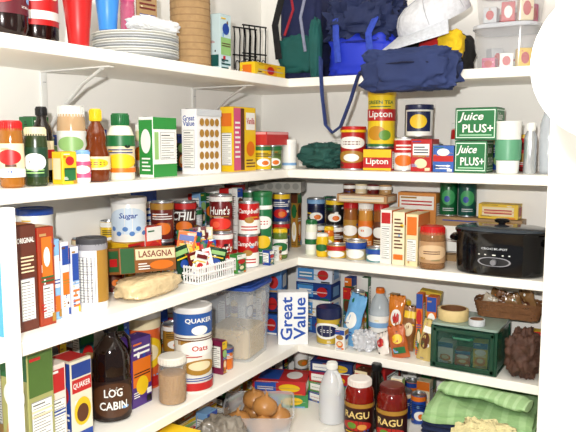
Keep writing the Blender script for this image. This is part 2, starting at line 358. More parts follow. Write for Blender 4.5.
for k,(hh,l) in enumerate(((.125,'large rounded clear plastic tub with mixed packets'),(.1,'clear plastic tub with pink lid atop another'))):
    zb=Z4+k*.14
    tub(1.02,-.17,zb,.19,.19,hh,l,clear('dcdfe4',.25),mat('d890a8',.4) if k==1 else clear('e4e8f0',.6),group='clear tubs on top shelf',r=.05)
    for j in range(6):
        c=['pk','w','y','lgy','r','cr','o','w'][(j+k*3)%8]
        carton('small_packet','packet','small colourful packet inside clear plastic tub',.97+.05*(j%3),-.2+.06*(j//3),zb+.003,.04,.04,.035+.012*((j*5+k)%4),13*j,c,[('e',.5,.5,.3,.3,'r' if c!='r' else 'w')],(),group='packets in clear tubs',bz=2)

# ---------------- shelf three, left wall
G='spice bottles on upper shelf'
jar('spice_jar','jar','tall spice jar with red and white lid',.25,-1.40,Z3,.025,.143,clear('hon',.8),'r','cr',[('r',-.5,0,1.5,.25,'w'),('e',.5,.6,.3,.22,'r')],42,group=G,cont=('t',.12))
jar('spice_jar','jar','dark green herb jar with cream lid',.25,-1.337,Z3,.025,.13,mat('2c3a1c',.25),'cr','dg',[('e',.5,.5,.32,.3,'w'),('l',.25,.1,.75,.3,'lg',2)],42,group=G)
bottle('sauce_bottle','bottle','black soy sauce bottle with dark cap',.15,-1.235,Z3,[(.02,0),(.026,.004),(.026,.11),(.022,.13),(.012,.15),(.011,.175)],mat('180e08',.12),(.0125,.16,.182,'k'),(.03,.1,.026,'cr',[('r',-.5,.4,1.5,.7,'r')]),42)
carton('spice_box','box','small yellow spice box',.25,-1.258,Z3,.042,.035,.075,90,'y',[('r',.1,.1,.9,.5,'g'),('e',.5,.72,.3,.14,'r')],[('r',.15,.15,.85,.8,'cr')])
jar('spice_jar','jar','small pink and white sprinkle jar',.255,-1.207,Z3,.018,.078,mat('w',.4),'lb','pk',[('e',.5,.5,.35,.25,'w')],42,group=G)
jar('drink_mix_canister','canister','clear canister with pink powder and white lid',.13,-1.125,Z3,.036,.19,clear('pe',.7),'w','w',[('r',-.5,.1,1.5,.35,'pk'),('e',.5,.65,.3,.2,'lg')],42)
carton('tea_box','box','green and white box behind spice jars',.08,-1.2,Z3,.05,.05,.16,90,'g',[('r',.1,.3,.9,.7,'w')],[('r',.1,.3,.9,.7,'w')])
bottle('syrup_bottle','bottle','brown syrup bottle with yellow cap and small label',.245,-1.152,Z3,[(.024,0),(.031,.005),(.033,.03),(.031,.07),(.023,.09),(.025,.108),(.02,.13),(.012,.144),(.011,.16)],mat('6a2c06',.08),(.0135,.148,.178,'y'),(.03,.062,.0325,'cr',[('e',.5,.5,.3,.35,'y'),('l',.3,.35,.7,.65,'br',2)]),42)
bottle('dressing_bottle','bottle','ranch dressing bottle with green cap and label',.245,-1.068,Z3,[(.03,0),(.034,.004),(.035,.05),(.033,.1),(.034,.115),(.026,.135),(.018,.142)],mat('f0ecd8',.3),(.021,.138,.17,'g'),(.02,.115,.0345,'cr',[('r',-.5,.7,1.5,.99,'g'),('e',.5,.3,.4,.2,'y'),('r',-.5,0,1.5,.12,'o'),('l',.2,.5,.8,.65,'db',2)]),42)
bottle('sauce_bottle','bottle','slim dark bottle with red and green label',.12,-.93,Z3,[(.022,0),(.025,.004),(.025,.11),(.014,.14),(.011,.165)],mat('30180c',.15),(.0125,.15,.172,'dg'),(.03,.1,.025,'r',[('r',-.5,.3,1.5,.6,'g')]),42)
carton('snack_box','box','white and green box with nutrition panel',.235,-.912,Z3,.1,.05,.165,90,'w',[('r',.01,.005,.99,.22,'2c8c3c'),('r',.01,.8,.99,.995,'2c8c3c'),('n',.3,.3,.92,.75),('r',.06,.3,.22,.75,'lg')],[('r',0.02,.05,.98,.95,'2c8c3c'),('e',.5,.6,.35,.2,'w'),('l',.2,.1,.8,.35,'w',4)],bz=0)
carton('cracker_box','box','white box with rows of round brown crackers',.225,-.70,Z3,.125,.055,.195,90,'f0f0f0',[('e',.2+.2*(i%4),.12+.17*(i//4),.085,.06,'gd') for i in range(20)]+[('r',.01,.9,.99,.995,'lgy')],[('t','Great',.5,.86,.8,.08,'b'),('t','Value',.5,.78,.8,.08,'b'),('n',.12,.1,.88,.68)],bz=0)
carton('cookie_box','box','yellow box with pink and orange front panel',.225,-.50,Z3,.135,.05,.21,90,'y',[('r',.03,.02,.32,.98,'pk'),('r',.32,.02,.48,.98,'br'),('r',.55,.65,.95,.92,'w'),('e',.75,.35,.18,.12,'o'),('l',.55,.05,.95,.2,'br',3),('t','Vanilla',.75,.79,.36,.1,'r'),('l',.07,.2,.28,.8,'w',8)],[('n',.1,.1,.9,.6),('r',.1,.7,.9,.9,'o')],bz=2)
for y,c in ((-.392,'y'),(-.322,'ag')):
    can('vegetable_can','can','short can with yellow and green label',.25,y,Z3,.032,.085,c,canart('g','w'),42,group='short vegetable cans')
carton('storage_tray','tray','red plastic tray resting on cans',.24,-.345,Z3+.086,.15,.09,.045,90,'c03030',[('r',.02,.8,.98,.98,'e8a0a0')],[('r',.02,.8,.98,.98,'e8a0a0')],bz=0)
can('salt_canister','canister','plain white cylindrical canister in corner',.28,-.255,Z3,.026,.1,'w',[('r',-.5,.1,1.5,.2,'lb')],30,lid='w',metal=False,bz=0)
blob('fabric_bag','bag','dark teal folded fabric bag in shelf corner',.37,-.15,Z3,.17,.18,.09,mat('24544c',.85,0,.4,10,1,.5),11,.25,.8,fr=3,crum=.2)
# ---------------- shelf three, back wall
can('coffee_can','can','tall red canister with gold and white label',.507,-.2,Z3,.044,.145,'b01818',[('e',.5,.66,.38,.16,'w'),('l',.28,.6,.72,.72,'dr',2),('e',.5,.3,.4,.16,'gd'),('e',.5,.28,.2,.1,'w'),('r',-.5,.93,1.5,.99,'y')],15,lid='r')
carton('tea_box','box','red and yellow iced tea box',.612,-.2,Z3,.1,.085,.072,4,'r',[('r',.01,.62,.99,.99,'y'),('t','Lipton',.5,.4,.8,.36,'w'),('r',.01,.01,.99,.12,'y')],[('n',.1,.1,.9,.9)],bz=2)
can('tea_canister','canister','tall yellow iced tea canister stacked on box',.612,-.2,Z3+.075,.047,.185,'e8c820',[('r',-.5,.5,1.5,.73,'r'),('t','Lipton',.5,.615,.66,.17,'w'),('t','GREEN TEA',.5,.86,.7,.07,'g'),('l',.25,.76,.75,.8,'g',1),('e',.42,.26,.22,.14,'c48818'),('e',.62,.22,.14,.1,'5c8c2c'),('r',-.5,0,1.5,.05,'g')],15,lid='y',bz=4)
can('coffee_can','can','red and white coffee can',.696,-.2,Z3,.034,.112,'w',[('r',-.5,.55,1.5,.95,'r'),('e',.5,.3,.3,.18,'o'),('l',.25,.62,.75,.85,'w',2)],15)
can('nut_can','can','white and navy can stacked on others',.742,-.19,Z3+.114,.045,.1,'w',[('r',.2,.15,.8,.85,'n'),('e',.5,.5,.2,.25,'y'),('r',-.5,.0,.0,.99,'n')],15,lid='n')
carton('tea_box','box','small red box with white panel',.768,-.2,Z3,.07,.08,.106,0,'b81c1c',[('r',.1,.5,.9,.85,'w'),('l',.15,.55,.85,.8,'n',3),('e',.5,.25,.3,.15,'cr')],NUT)
carton('tea_box','box','small blue box with red stripe',.842,-.2,Z3,.068,.08,.085,0,'3060b0',[('r',.01,.4,.99,.62,'r'),('e',.5,.75,.3,.14,'w'),('l',.15,.1,.85,.3,'w',2)],NUT)
jar('ketchup_jar','bottle','red bottle standing behind small boxes',.845,-.09,Z3,.023,.16,mat('r',.3),'w','w',[('r',-.5,.3,1.5,.7,'b')],15)
JP=[('r',.03,.06,.97,.94,'d8ecdc'),('r',.05,.09,.95,.91,'14703a'),('t','Juice',.4,.7,.6,.32,'w',0,.3),('t','PLUS+',.56,.36,.74,.26,'w'),('l',.12,.12,.9,.2,'a8d8b0',1)]
carton('supplement_box','box','green juice supplement box with white lettering',.93,-.2,Z3,.1,.09,.1,0,'136838',JP,JP,group='green supplement boxes',bz=0)
carton('supplement_box','box','wider green juice supplement box stacked on another',.945,-.2,Z3+.103,.13,.09,.1,-3,'136838',JP,JP,group='green supplement boxes',bz=0)
mb=MB(); mb.lathe([(.03,0),(.033,.003),(.036,.07),(.038,.15),(.04,.158),(.038,.16),(.034,.157),(.01,.156)],mat('f0f0ec',.3)); o=mb.obj('travel_tumbler')
q=MB(); q.lathe([(.0345,.04),(.0382,.043),(.0395,.1),(.0385,.104)],mat('5c9c78',.4),c0=False,c1=False); q.obj('grip_band',o)
place(o,1.04,-.225,Z3,0,'tumbler','white travel tumbler with green grip band')
bottle('steel_bottle','bottle','slim silver and white bottle beside tumbler',1.101,-.2,Z3,[(.017,0),(.019,.003),(.019,.11),(.012,.13),(.011,.145)],mat('lgy',.25,.6),(.012,.13,.155,'w'))
mb=MB(); mb.lathe([(.02,0),(.024,.004),(.028,.1),(.026,.15),(.015,.19),(.014,.21),(.012,.21),(.013,.19),(.024,.15),(.022,.01)],clear('dce4ec',.4)); place(mb.obj('glass_vase'),1.15,-.18,Z3,0,'vase','tall clear glass vase against the side wall')

# ---------------- shelf two, left wall
def cereal(label,x,y,z,w,d,h,col,front,side,**k): return carton('cereal_box','box',label,x,y,z,w,d,h,90,col,front,side,**k)
cereal('thin sky blue box standing on edge',.20,-1.437,Z2,.03,.13,.215,'50a8dc',[('r',.1,.1,.9,.3,'w'),('l',.2,.4,.8,.9,'w',6)],auto('b','w','lb'))
cereal('dark brown cereal box with white nutrition panel on spine',.205,-1.391,Z2,.056,.13,.235,'5c2818',[('n',.2,.1,.85,.5),('l',.25,.55,.85,.72,'cr',5),('t','ORIGINAL',.5,.86,.8,.05,'w')],auto('dr','o','gd'),top=[('r',.05,.05,.95,.95,'c87830')],bz=0)
cereal('reddish brown cereal box with orange panels',.205,-1.337,Z2,.044,.13,.225,'a03818',[('r',.2,.5,.85,.9,'o'),('n',.2,.08,.85,.42),('e',.5,.7,.2,.1,'w')],auto('r','y','br'),top=[('r',.05,.05,.95,.95,'e8c8a0')])
cereal('slim light blue box with white stripes',.19,-1.296,Z2,.027,.12,.19,'88b8e0',[('r',.1,.4,.9,.8,'w'),('r',.1,.1,.9,.3,'o')],auto('b','w','o'))
cereal('slim orange and white box',.19,-1.267,Z2,.024,.12,.18,'e8e8ec',[('r',.1,.3,.9,.6,'o'),('r',.1,.7,.9,.95,'b')],auto('o','w','y'))
cereal('slim white and blue box beside canister',.19,-1.237,Z2,.024,.12,.165,'d8dce8',[('r',.1,.5,.9,.9,'b'),('l',.1,.1,.9,.4,'o',4)],auto('b','w','y'))
can('shortening_tub','tub','tall white tub with blue lid behind boxes',.055,-1.19,Z2,.045,.24,'w',[('e',.5,.6,.3,.2,'b')],42,lid='b',metal=False)
can('drink_canister','canister','white canister with nutrition label and dark lid',.245,-1.178,Z2,.036,.175,'e8e8ea',[('n',.2,.1,.62,.8),('r',.66,.1,1.2,.9,'gd'),('r',-.5,.9,1.5,.99,'gy')],35,lid='444448',metal=False,bz=3)
blob('pasta_bag','bag','translucent bag of beige dry pasta',.265,-1.0,Z2,.1,.2,.055,mat('dcc498',.15,0,.35,50,1,.5),21,.15,.6)
LA=[('r',.01,.02,.24,.98,'2c5c34'),('r',.26,.5,.98,.92,'cr'),('t','LASAGNA',.62,.72,.62,.26,'7a2414'),('e',.72,.26,.22,.18,'o'),('l',.3,.1,.5,.4,'w',3)]
carton('lasagna_box','box','long brown and green lasagna box on pasta bag',.25,-1.0,Z2+.062,.2,.05,.068,84,'8c5424',LA,[('r',.1,.1,.9,.9,'2c5c34'),('r',.2,.3,.8,.6,'r')],top=[('r',.02,.05,.98,.95,'e8c030'),('l',.1,.2,.9,.8,'7a2414',2)],bz=2,rx=-8,ry=5)
carton('rice_box','box','yellow box underneath white sugar tub',.125,-.93,Z2,.1,.1,.13,90,'e0b020',auto('r','w','o'),NUT)
can('sugar_tub','tub','white sugar tub with blue lettering',.13,-.925,Z2+.132,.05,.12,'f2f2ee',[('e',.5,.5,.42,.34,'cfe0f0'),('t','Sugar',.5,.62,.5,.18,'b',0,.2)]+[('e',.2+.12*i,.3-.12*(i%2),.05,.06,'5080c0') for i in range(6)],42,lid='d8d8d8',metal=False,bz=0)
carton('baking_box','box','tall white box with blue border',.05,-.8,Z2,.12,.05,.27,90,'w',[('r',.02,.85,.98,.98,'b'),('l',.1,.6,.9,.8,'b',3)],NUT)
GC='stacked food cans on middle shelf'
def stack(x,y,z,r,h,specs,rot):
    for i,(c,art,lab) in enumerate(specs): can('food_can','can',lab,x+random.uniform(-.002,.002),y+random.uniform(-.002,.002),z+i*(h+.0008),r,h,c,art,rot+random.uniform(-8,8),group=GC)
stack(.15,-.80,Z2,.034,.118,[('dr',canart('k','w'),'dark red can at base of stack'),('6a1c14',canart('gd','o'),'dark red can with gold band stacked')],42)
stack(.155,-.70,Z2,.035,.114,[('br',canart('r','w'),'brown and red can at base of stack'),('3c1410',canart('r','o','CHILI'),'dark chili can with white lettering')],36)
mb=MB(); W=mat('f0f0ee',.4)
w,d,h=.16,.11,.055
for s in (-1,1):
    for k in range(17): mb.rbox(.004,.003,h,W,cx=-w/2+w*k/16,cy=s*d/2,r=.001)
    for k in range(11): mb.rbox(.003,.004,h,W,cx=s*w/2,cy=-d/2+d*k/10,r=.001)
    for zz in (.002,h*.5,h-.008):
        mb.rbox(w+.008,.005,.006,W,z=zz,cy=s*d/2); mb.rbox(.005,d+.008,.006,W,z=zz,cx=s*w/2)
mb.rbox(w,d,.003,W)
place(mb.obj('plastic_basket'),.262,-.755,Z2,86,'basket','white slatted plastic basket filled with packets')
pc=['r','dg','w','o','lg','dr','b','r','cr','g','y','w','mg','g','r','gd']
def packet(i,x,y,z,rot,rx,ry,label,group,w2=.075,h2=.11):
    mb=MB(); c=pc[i%16]; t=.004
    R=[[(-w2/2,0,0),(0,-.001,0),(w2/2,0,0),(0,.001,0)],[(-w2/2,0,.006),(0,-.002,.006),(w2/2,0,.006),(0,.002,.006)],[(-w2/2,0,h2*.5),(0,-t,h2*.5),(w2/2,0,h2*.5),(0,t,h2*.5)],[(-w2/2,0,h2-.006),(0,-.002,h2-.006),(w2/2,0,h2-.006),(0,.002,h2-.006)],[(-w2/2,0,h2),(0,-.001,h2),(w2/2,0,h2),(0,.001,h2)]]
    mb.rings(R,mat(c,.25)); draw(mb,busy(8)+[('r',.1,.76,.9,.9,pc[(i+3)%16]),('e',.5,.48,.24,.13,pc[(i+5)%16]),('l',.2,.08,.8,.28,'w',3),('l',.15,.62,.85,.72,'y',1)],fmflat((-w2/2,-.0045,0),(1,0,0),(0,0,1),(0,-1,0),w2,h2),w2,h2)
    place(mb.obj('seasoning_packet'),x,y,z,rot,'packet',label,group,rx=rx,ry=ry)
for i in range(26):
    q=i%3
    packet(i,.225+.03*q+random.uniform(-.004,.004),-.825+.0058*i,Z2+.01+(.02 if q==0 else 0),52+random.uniform(-22,26),-10+random.uniform(-10,10),random.uniform(-24,24),'foil seasoning packet standing in white basket','seasoning packets in basket',h2=.12-.018*q,w2=.042+.012*(i%2))
HU=[('r',-.5,.86,1.5,.99,'w'),('e',.5,.22,.34,.17,'e03020'),('e',.4,.2,.1,.09,'f06040'),('t',"Hunt's",.5,.6,.58,.24,'w',0,.1),('l',.2,.02,.8,.08,'gd',1),('l',.25,.4,.75,.46,'gd',1)]
stack(.215,-.59,Z2,.037,.122,[('b01818',HU,'red tomato can at base of stack'),('6c1010',HU,'dark red tomato can with white lettering')],32)
CA=[('r',-.5,0,1.5,.46,'f4f2ea'),('e',.5,.46,.14,.1,'gd'),('t',"Campbell's",.5,.74,.74,.2,'w',0,.2),('l',.25,.1,.75,.3,'r',2)]
stack(.27,-.512,Z2,.035,.108,[('b81414',CA,'red and white soup can at base of stack'),('b81414',CA,'red and white soup can stacked on another')],36)
can('cheese_canister','canister','tall green grated cheese canister beside soup cans',.27,-.425,Z2,.034,.24,'1c7040',[('r',-.5,.8,1.5,.86,'w'),('e',.5,.6,.34,.1,'w'),('l',.34,.56,.66,.64,'r',2),('e',.5,.3,.26,.1,'y'),('l',.25,.08,.75,.16,'w',2)],35,lid='g',metal=False,bz=3)
stack(.17,-.345,Z2,.034,.12,[('2c7c3c',canart('w','y'),'green vegetable can at base of stack'),('c8c8c0',canart('g','r'),'white can with green band stacked')],35)
stack(.09,-.46,Z2,.036,.132,[('dg',canart('w','y'),'tall dark green can against wall'),('1c5430',canart('w','o'),'tall green can stacked against wall')],35)
stack(.09,-.33,Z2,.036,.132,[('b',canart('r','w'),'tall blue can against wall'),('2860a8',canart('r','w'),'tall blue can with red band stacked')],30)
stack(.21,-.20,Z2,.034,.112,[('n',canart('r','w'),'navy can with red band in corner'),('26386c',canart('y','r'),'navy can with yellow band in corner')],25)
stack(.12,-.18,Z2,.034,.112,[('r',canart('w','y'),'red can deep in corner'),('dr',canart('w','y'),'red can stacked deep in corner')],25)
jar('sauce_jar','jar','glass jar of amber relish with yellow lid',.285,-.33,Z2,.027,.108,clear('ag',.85),'y','w',[('e',.5,.5,.35,.3,'g')],30,cont=('hon',.08))
carton('egg_carton','carton','grey pulp tray lying on stacked cans',.19,-.19,Z2+.2262,.2,.12,.04,20,'8c8c84',[('e',.1+.16*i,.6,.06,.3,'70706a') for i in range(6)],[('e',.3,.6,.2,.3,'70706a'),('e',.7,.6,.2,.3,'70706a')],bz=0)
for i,(y,x,w,h,c,lab) in enumerate(((-.88,.17,.06,.17,'d83820','red packaged rice mix box'),(-.62,.30,.045,.06,'3c8c3c','small green carton beside basket'),(-.46,.315,.025,.05,'b','small blue carton beside soup cans'))):
    carton('rice_mix_box','box',lab,x,y,Z2,w,.03,h,85,c,auto('w','r','g'),NUT)
# ---------------- shelf two, back wall
jar('relish_jar','jar','slim white and green jar',.345,-.205,Z2,.022,.13,mat('e8ecd8',.3),'g','w',[('r',-.5,.3,1.5,.6,'g')],15)
jar('mustard_jar','jar','small yellow jar with white lid',.398,-.22,Z2,.022,.085,mat('y',.3),'w','y',[('e',.5,.5,.35,.3,'g')],15)
stack(.31,-.1,Z2,.034,.1,[('te',canart('w','y'),'teal can at base of stack'),('n',canart('lb','w'),'navy can stacked on teal can')],20)
stack(.39,-.1,Z2,.034,.1,[('br',canart('w','o'),'brown can at base of stack'),('k',canart('y','w'),'black can stacked on brown can')],20)
for x,c,l in ((.462,'gd','tall seasoning bottle with red cap and gold label'),(.522,'o','tall seasoning bottle with white cap and orange label'),(.582,'br','tall seasoning bottle with red cap and brown label')):
    jar('seasoning_bottle','bottle',l,x,-.115,Z2,.027,.195,mat('8c5424' if c!='o' else 'c88c3c',.2),'r' if c!='o' else 'w',c,[('e',.5,.6,.36,.2,'w'),('l',.2,.1,.8,.35,'cr',3)],15,group='tall seasoning bottles',nr=.024)
for x,c in ((.455,'d8b040'),(.53,'c8b890'),(.607,'3c8c90')):
    can('tuna_can','can','short tuna can with printed label',x,-.215,Z2,.036,.05 if x!=.53 else .07,c,[('r',-.5,.6,1.5,.95,'b' if x>.5 else 'r'),('e',.5,.35,.3,.25,'w')],15,group='short tuna cans')
carton('cardboard_tray','tray','shallow cardboard tray on top of seasoning bottles',.525,-.115,Z2+.1965,.19,.11,.03,2,'c09060',[('r',.05,.2,.95,.8,'e8dcc0')],[('r',.1,.2,.9,.8,'e8dcc0')])
for k in range(4):
    can('pudding_cup','cup','small brown and white dessert cup on tray',.455+.047*k,-.115,Z2+.2275,.022,.032,['br','cr','dr','t'][k],[('r',-.5,.5,1.5,.9,'w')],15,metal=False,group='dessert cups on tray')
for x,w,h,c,f,l in ((.652,.04,.185,'f0ece0',[('r',.1,.75,.9,.95,'r'),('n',.12,.1,.88,.7)],'narrow white box with red band'),(.697,.042,.18,'f0e4c0',[('r',.1,.1,.9,.2,'o'),('l',.15,.3,.85,.9,'br',9)],'narrow cream box with brown print'),(.744,.042,.175,'e8d8a8',[('r',.1,.6,.9,.95,'o'),('n',.12,.1,.88,.52)],'narrow tan box with orange panel')):
    carton('snack_box','box',l,x,-.185,Z2,w,.12,h,0,c,f,auto('o','y','r'),group='narrow boxes in a row',bz=2)
carton('cracker_box','box','orange and tan box behind narrow boxes',.705,-.06,Z2,.14,.06,.235,0,'d08840',[('r',.05,.75,.95,.95,'w'),('l',.1,.8,.9,.9,'r',2)],NUT)
jar('candy_jar','jar','glass jar of brown candies with red lid',.812,-.235,Z2,.043,.14,clear('b88858',.45),'c41c1c','b89068',[('e',.5,.5,.4,.35,'d8b890'),('l',.3,.4,.7,.6,'br',2)],15,cont=('6c4020',.115),caph=.2)
carton('storage_box','box','plain cardboard box behind slow cooker',.92,-.046,Z2,.29,.075,.155,0,'kr',[('r',.1,.2,.9,.8,'w')],NUT)
for x,c in ((.806,'0c5c30'),(.872,'0c4c44')):
    can('drink_can','can','dark green metallic soft drink can',x,-.045,Z2+.1565,.031,.12,c,[('e',.5,.55,.26,.24,'3c9c5c'),('e',.45,.5,.1,.1,'b'),('l',.3,.12,.7,.24,'lgy',2)],15,group='green soft drink cans',bz=0)
carton('butter_box','box','yellow box on cardboard box behind slow cooker',.985,-.046,Z2+.1565,.13,.07,.05,0,'e8c030',[('r',.1,.2,.9,.8,'cr'),('l',.15,.3,.85,.7,'r',2)],[('r',.2,.2,.8,.8,'r')])
# slow cooker
mb=MB(); BK=mat('0c0c0e',.12); rx,ry=.14,.096
def sell(prof,m,mb,n=64,e=.8):
    mb.rings([[(r*rx*math.copysign(abs(math.cos(a))**e,math.cos(a)),r*ry*math.copysign(abs(math.sin(a))**e,math.sin(a)),z) for a in [2*math.pi*k/n for k in range(n)]] for r,z in prof],m,True)
sell([(.9,0),(.955,.004),(.975,.015),(.99,.09),(1,.128),(1.025,.132),(1.025,.138),(.98,.14),(.9,.133)],BK,mb); o=mb.obj('slow_cooker')
q=MB(); sell([(1.0,.139),(1.005,.143),(.96,.146),(.8,.150),(.5,.153),(.2,.154),(.05,.1545)],mat('3c444c',.04),q); lo=q.obj('glass_lid',o)
q=MB(); q.lathe([(.012,.153),(.01,.157),(.022,.162),(.024,.168),(.018,.172),(.004,.173)],BK,n=24); q.obj('knob',lo)
for s in (-1,1):
    q=MB(); q.tube([(s*rx*.96,-.04,.105),(s*(rx+.008),-.032,.107),(s*(rx+.012),0,.108),(s*(rx+.008),.032,.107),(s*rx*.96,.04,.105)],.009,BK,10); q.obj('handle',o)
q=MB()
def fc(u,v,l):
    a=-math.pi/2+(u-.5)*math.pi; zz=.02+v*.09; k=.976+.016*(zz-.015)/.075+.008; e=.8
    return Vector((k*rx*math.copysign(abs(math.cos(a))**e,math.cos(a)),-k*ry*abs(math.sin(a))**e-.0003*l-.0006,zz))
draw(q,[('e',.5,.3,.09,.16,'gy'),('e',.5,.3,.078,.135,'k'),('t','CROCK-POT',.5,.75,.13,.07,'lgy')]+[('e',.42+.04*i,.54,.006,.02,'w') for i in range(5)],fc,math.pi*.115,.09,True); q.obj('control_panel',o)
q=MB(); q.tube([(0,-ry*.97,.047),(0,-ry*.98-.014,.047)],.009,mat('gy',.3,.6),16); q.obj('control_dial',o)
place(o,1.023,-.192,Z2,0,'slow cooker','black oval slow cooker with glass lid and handles')

# ---------------- shelf one, left wall
cereal('green and beige cereal box with nutrition panel',.235,-1.375,Z1,.07,.09,.28,'a8a868',[('r',.04,.62,.96,.97,'4c6c2c'),('n',.1,.08,.9,.58)],auto('g','w','t'),top=[('r',.05,.1,.95,.9,'g')])
cereal('white box with red lettering strip',.21,-1.31,Z1,.045,.1,.22,'e8dcd0',[('r',.1,.7,.9,.95,'r'),('n',.12,.1,.88,.62)],auto('r','y','o'))
cereal('white and yellow oatmeal box with red band',.215,-1.235,Z1,.066,.08,.21,'e8e0c8',[('r',.04,.8,.96,.97,'1c3c8c'),('r',.04,.62,.96,.78,'c02020'),('t','QUAKER',.5,.7,.82,.08,'w'),('e',.5,.38,.4,.17,'y'),('e',.5,.36,.28,.11,'br'),('r',.04,.04,.96,.14,'b')],[('r',.03,.02,.97,.98,'24489c'),('e',.5,.6,.4,.16,'r'),('l',.1,.1,.9,.4,'w',5)],top=[('r',.05,.1,.95,.9,'r')],bz=3)
p=[(.036,0),(.044,.004),(.046,.015),(.046,.115),(.0445,.122),(.0445,.128),(.046,.136),(.0455,.165),(.041,.188),(.03,.208),(.02,.222),(.015,.231),(.015,.255)]
bottle('syrup_bottle','bottle','dark maple syrup jug with black cap, white lettering',.215,-1.095,Z1,p,mat('1c0e08',.07),(.0175,.24,.272,'k'),(.012,.113,.046,'241008',[('e',.5,.5,.44,.46,'4c2c14'),('t','LOG',.5,.7,.3,.22,'w'),('t','CABIN',.5,.36,.46,.22,'w')]),50,sx=1.08,sy=.85,handle=[(.018,0,.232),(.034,0,.232),(.047,0,.215),(.05,0,.185),(.045,0,.165)])
carton('raisin_box','box','purple and orange box with picture panel',.2,-.99,Z1,.08,.05,.195,90,'4c2c7c',[('r',.05,.3,.95,.7,'o'),('e',.5,.3,.3,.14,'y'),('l',.1,.75,.9,.9,'w',2)],[('r',.1,.5,.9,.9,'o'),('n',.1,.05,.9,.45)])
jar('glass_jar','jar','glass jar of tan grains with white lid',.28,-.925,Z1,.041,.135,clear('e0e4e0',.16),'e4e0d4',None,(),40,nr=.036,cont=('a87c40',.085))
jar('glass_jar','jar','small jar with dark lid behind boxes',.09,-1.2,Z1,.032,.2,clear('c8c8c8',.6),'444444',None,(),40,cont=('br',.12))
QK=[('r',-.5,.72,1.5,.99,'24549c'),('t','QUAKER',.5,.9,.5,.07,'w'),('e',.5,.78,.14,.06,'w'),('e',.5,.55,.34,.1,'w'),('t','Oats',.5,.55,.34,.07,'r'),('e',.5,.3,.3,.1,'gd'),('e',.5,.32,.2,.06,'cr'),('r',-.5,.0,1.5,.1,'c02424'),('n',1.0,.15,1.4,.68),('l',.05,.64,.95,.7,'br',2),('l',.1,.12,.9,.18,'b',2)]
can('oatmeal_canister','canister','orange and cream oatmeal canister behind jar',.12,-.865,Z1,.05,.225,'d8602c',[('r',-.5,.84,1.5,.99,'cr'),('e',.5,.5,.44,.24,'y'),('e',.5,.5,.3,.14,'cr'),('l',.35,.44,.65,.56,'r',3),('r',-.5,.0,1.5,.15,'r')],42,lid='w',metal=False)
can('oatmeal_canister','canister','tall white and blue oatmeal canister with red band',.265,-.81,Z1,.056,.252,'efece0',QK,60,lid='e8e8e8',metal=False)
tub(.195,-.475,Z1,.19,.2,.25,'large clear plastic container with blue lid',clear('e4eaf0',.3),mat('2850a8',.4),10,r=.03)
q=MB(); q.rbox(.15,.16,.1,mat('d0b888',.8,0,.5,120,1,.5),r=.02,e=.006); o=place(q.obj('dry_cereal'),.195,-.475,Z1+.004,10,'cereal','dry cereal filling bottom of plastic container'); o['kind']='stuff'
carton('rice_box','box','white box with large blue vertical lettering',.305,-.275,Z1,.11,.05,.195,34,'f2f4f6',[('t','Great',.28,.5,.4,.9,'1c50b0',1),('t','Value',.72,.5,.4,.9,'1c50b0',1)],[('r',.1,.1,.9,.5,'lb'),('l',.1,.6,.9,.9,'b',4)],bz=0)
for k in range(3):
    carton('pudding_box','box','small blue and white box in corner stack',.13,-.19,Z1+k*.082,.16,.1,.08,10+4*k,['2858a8','14306c','5088c8'][k],[('r',.1,.2,.6,.8,'w'),('e',.8,.5,.12,.3,'r')],[('r',.2,.2,.8,.8,'w')],group='corner stack of blue boxes')
# ---------------- shelf one, back wall
for k in range(4):
    carton('gelatin_box','box','blue and white dessert box stacked against back wall',.31,-.08,Z1+k*.066,.15,.09,.064,-4+3*k,['24509c','w','1c3c80','d8e0ec'][k],[('r',.05,.15,.5,.85,'4890d0'),('e',.75,.5,.15,.3,'r'),('l',.1,.3,.45,.7,'w',2)],[('r',.2,.2,.8,.8,'lb')],group='stack of dessert boxes')
can('nut_can','can','yellow can with dark blue lid',.415,-.2,Z1,.044,.13,'c8a830',[('r',-.5,.75,1.5,.99,'n'),('e',.5,.4,.4,.25,'w'),('e',.5,.4,.3,.18,'n'),('l',.35,.35,.65,.46,'w',2)],15,lid='n')
def pouch(name,cat,label,x,y,z,w,h,t,c,rot,rx,art=(),group=None,ry=0):
    mb=MB(); R=[]; n=14
    for i in range(17):
        s=i/16; tk=t*(math.sin(math.pi*min(1,max(0,(s-.04)/.92)))**.6 if .04<s<.96 else 0)+.0008
        ring=[]
        for k in range(2*n):
            a=2*math.pi*k/(2*n); nn=noise.noise(Vector((math.cos(a)*4,s*7,x*9+y*5))); ring.append((w/2*math.cos(a)*(1+.04*math.sin(s*17)),(tk/2)*math.sin(a)*(1+.5*nn),s*h+.004*math.sin(k*2)*s))
        R.append(ring)
    mb.rings(R,c if not isinstance(c,str) else mat(c,.18,0,.2,30,1,.4),True)
    def f(u,v,l):
        s=min(.98,max(.02,v)); cx=max(-1,min(1,(u-.5)*2)); sn=math.sqrt(1-cx*cx); nn=noise.noise(Vector((cx*4,s*7,x*9+y*5)))
        tk=t*(math.sin(math.pi*min(1,max(0,(s-.04)/.92)))**.6 if .04<s<.96 else 0)+.0008
        return Vector((cx*w/2,-(tk/2)*sn*(1+.5*nn)-.0012-.0002*l,v*h))
    draw(mb,busy(6,.1,.9)+list(art),f,w,h,True)
    return place(mb.obj(name,ang=60),x,y,z,rot,cat,label,group,rx,ry)
pouch('snack_bag','bag','light blue foil bag leaning against groceries',.49,-.2,Z1,.07,.19,.028,'6ca8d8',-10,-10,[('e',.5,.5,.3,.16,'w'),('l',.3,.2,.7,.3,'b',2)],ry=10)
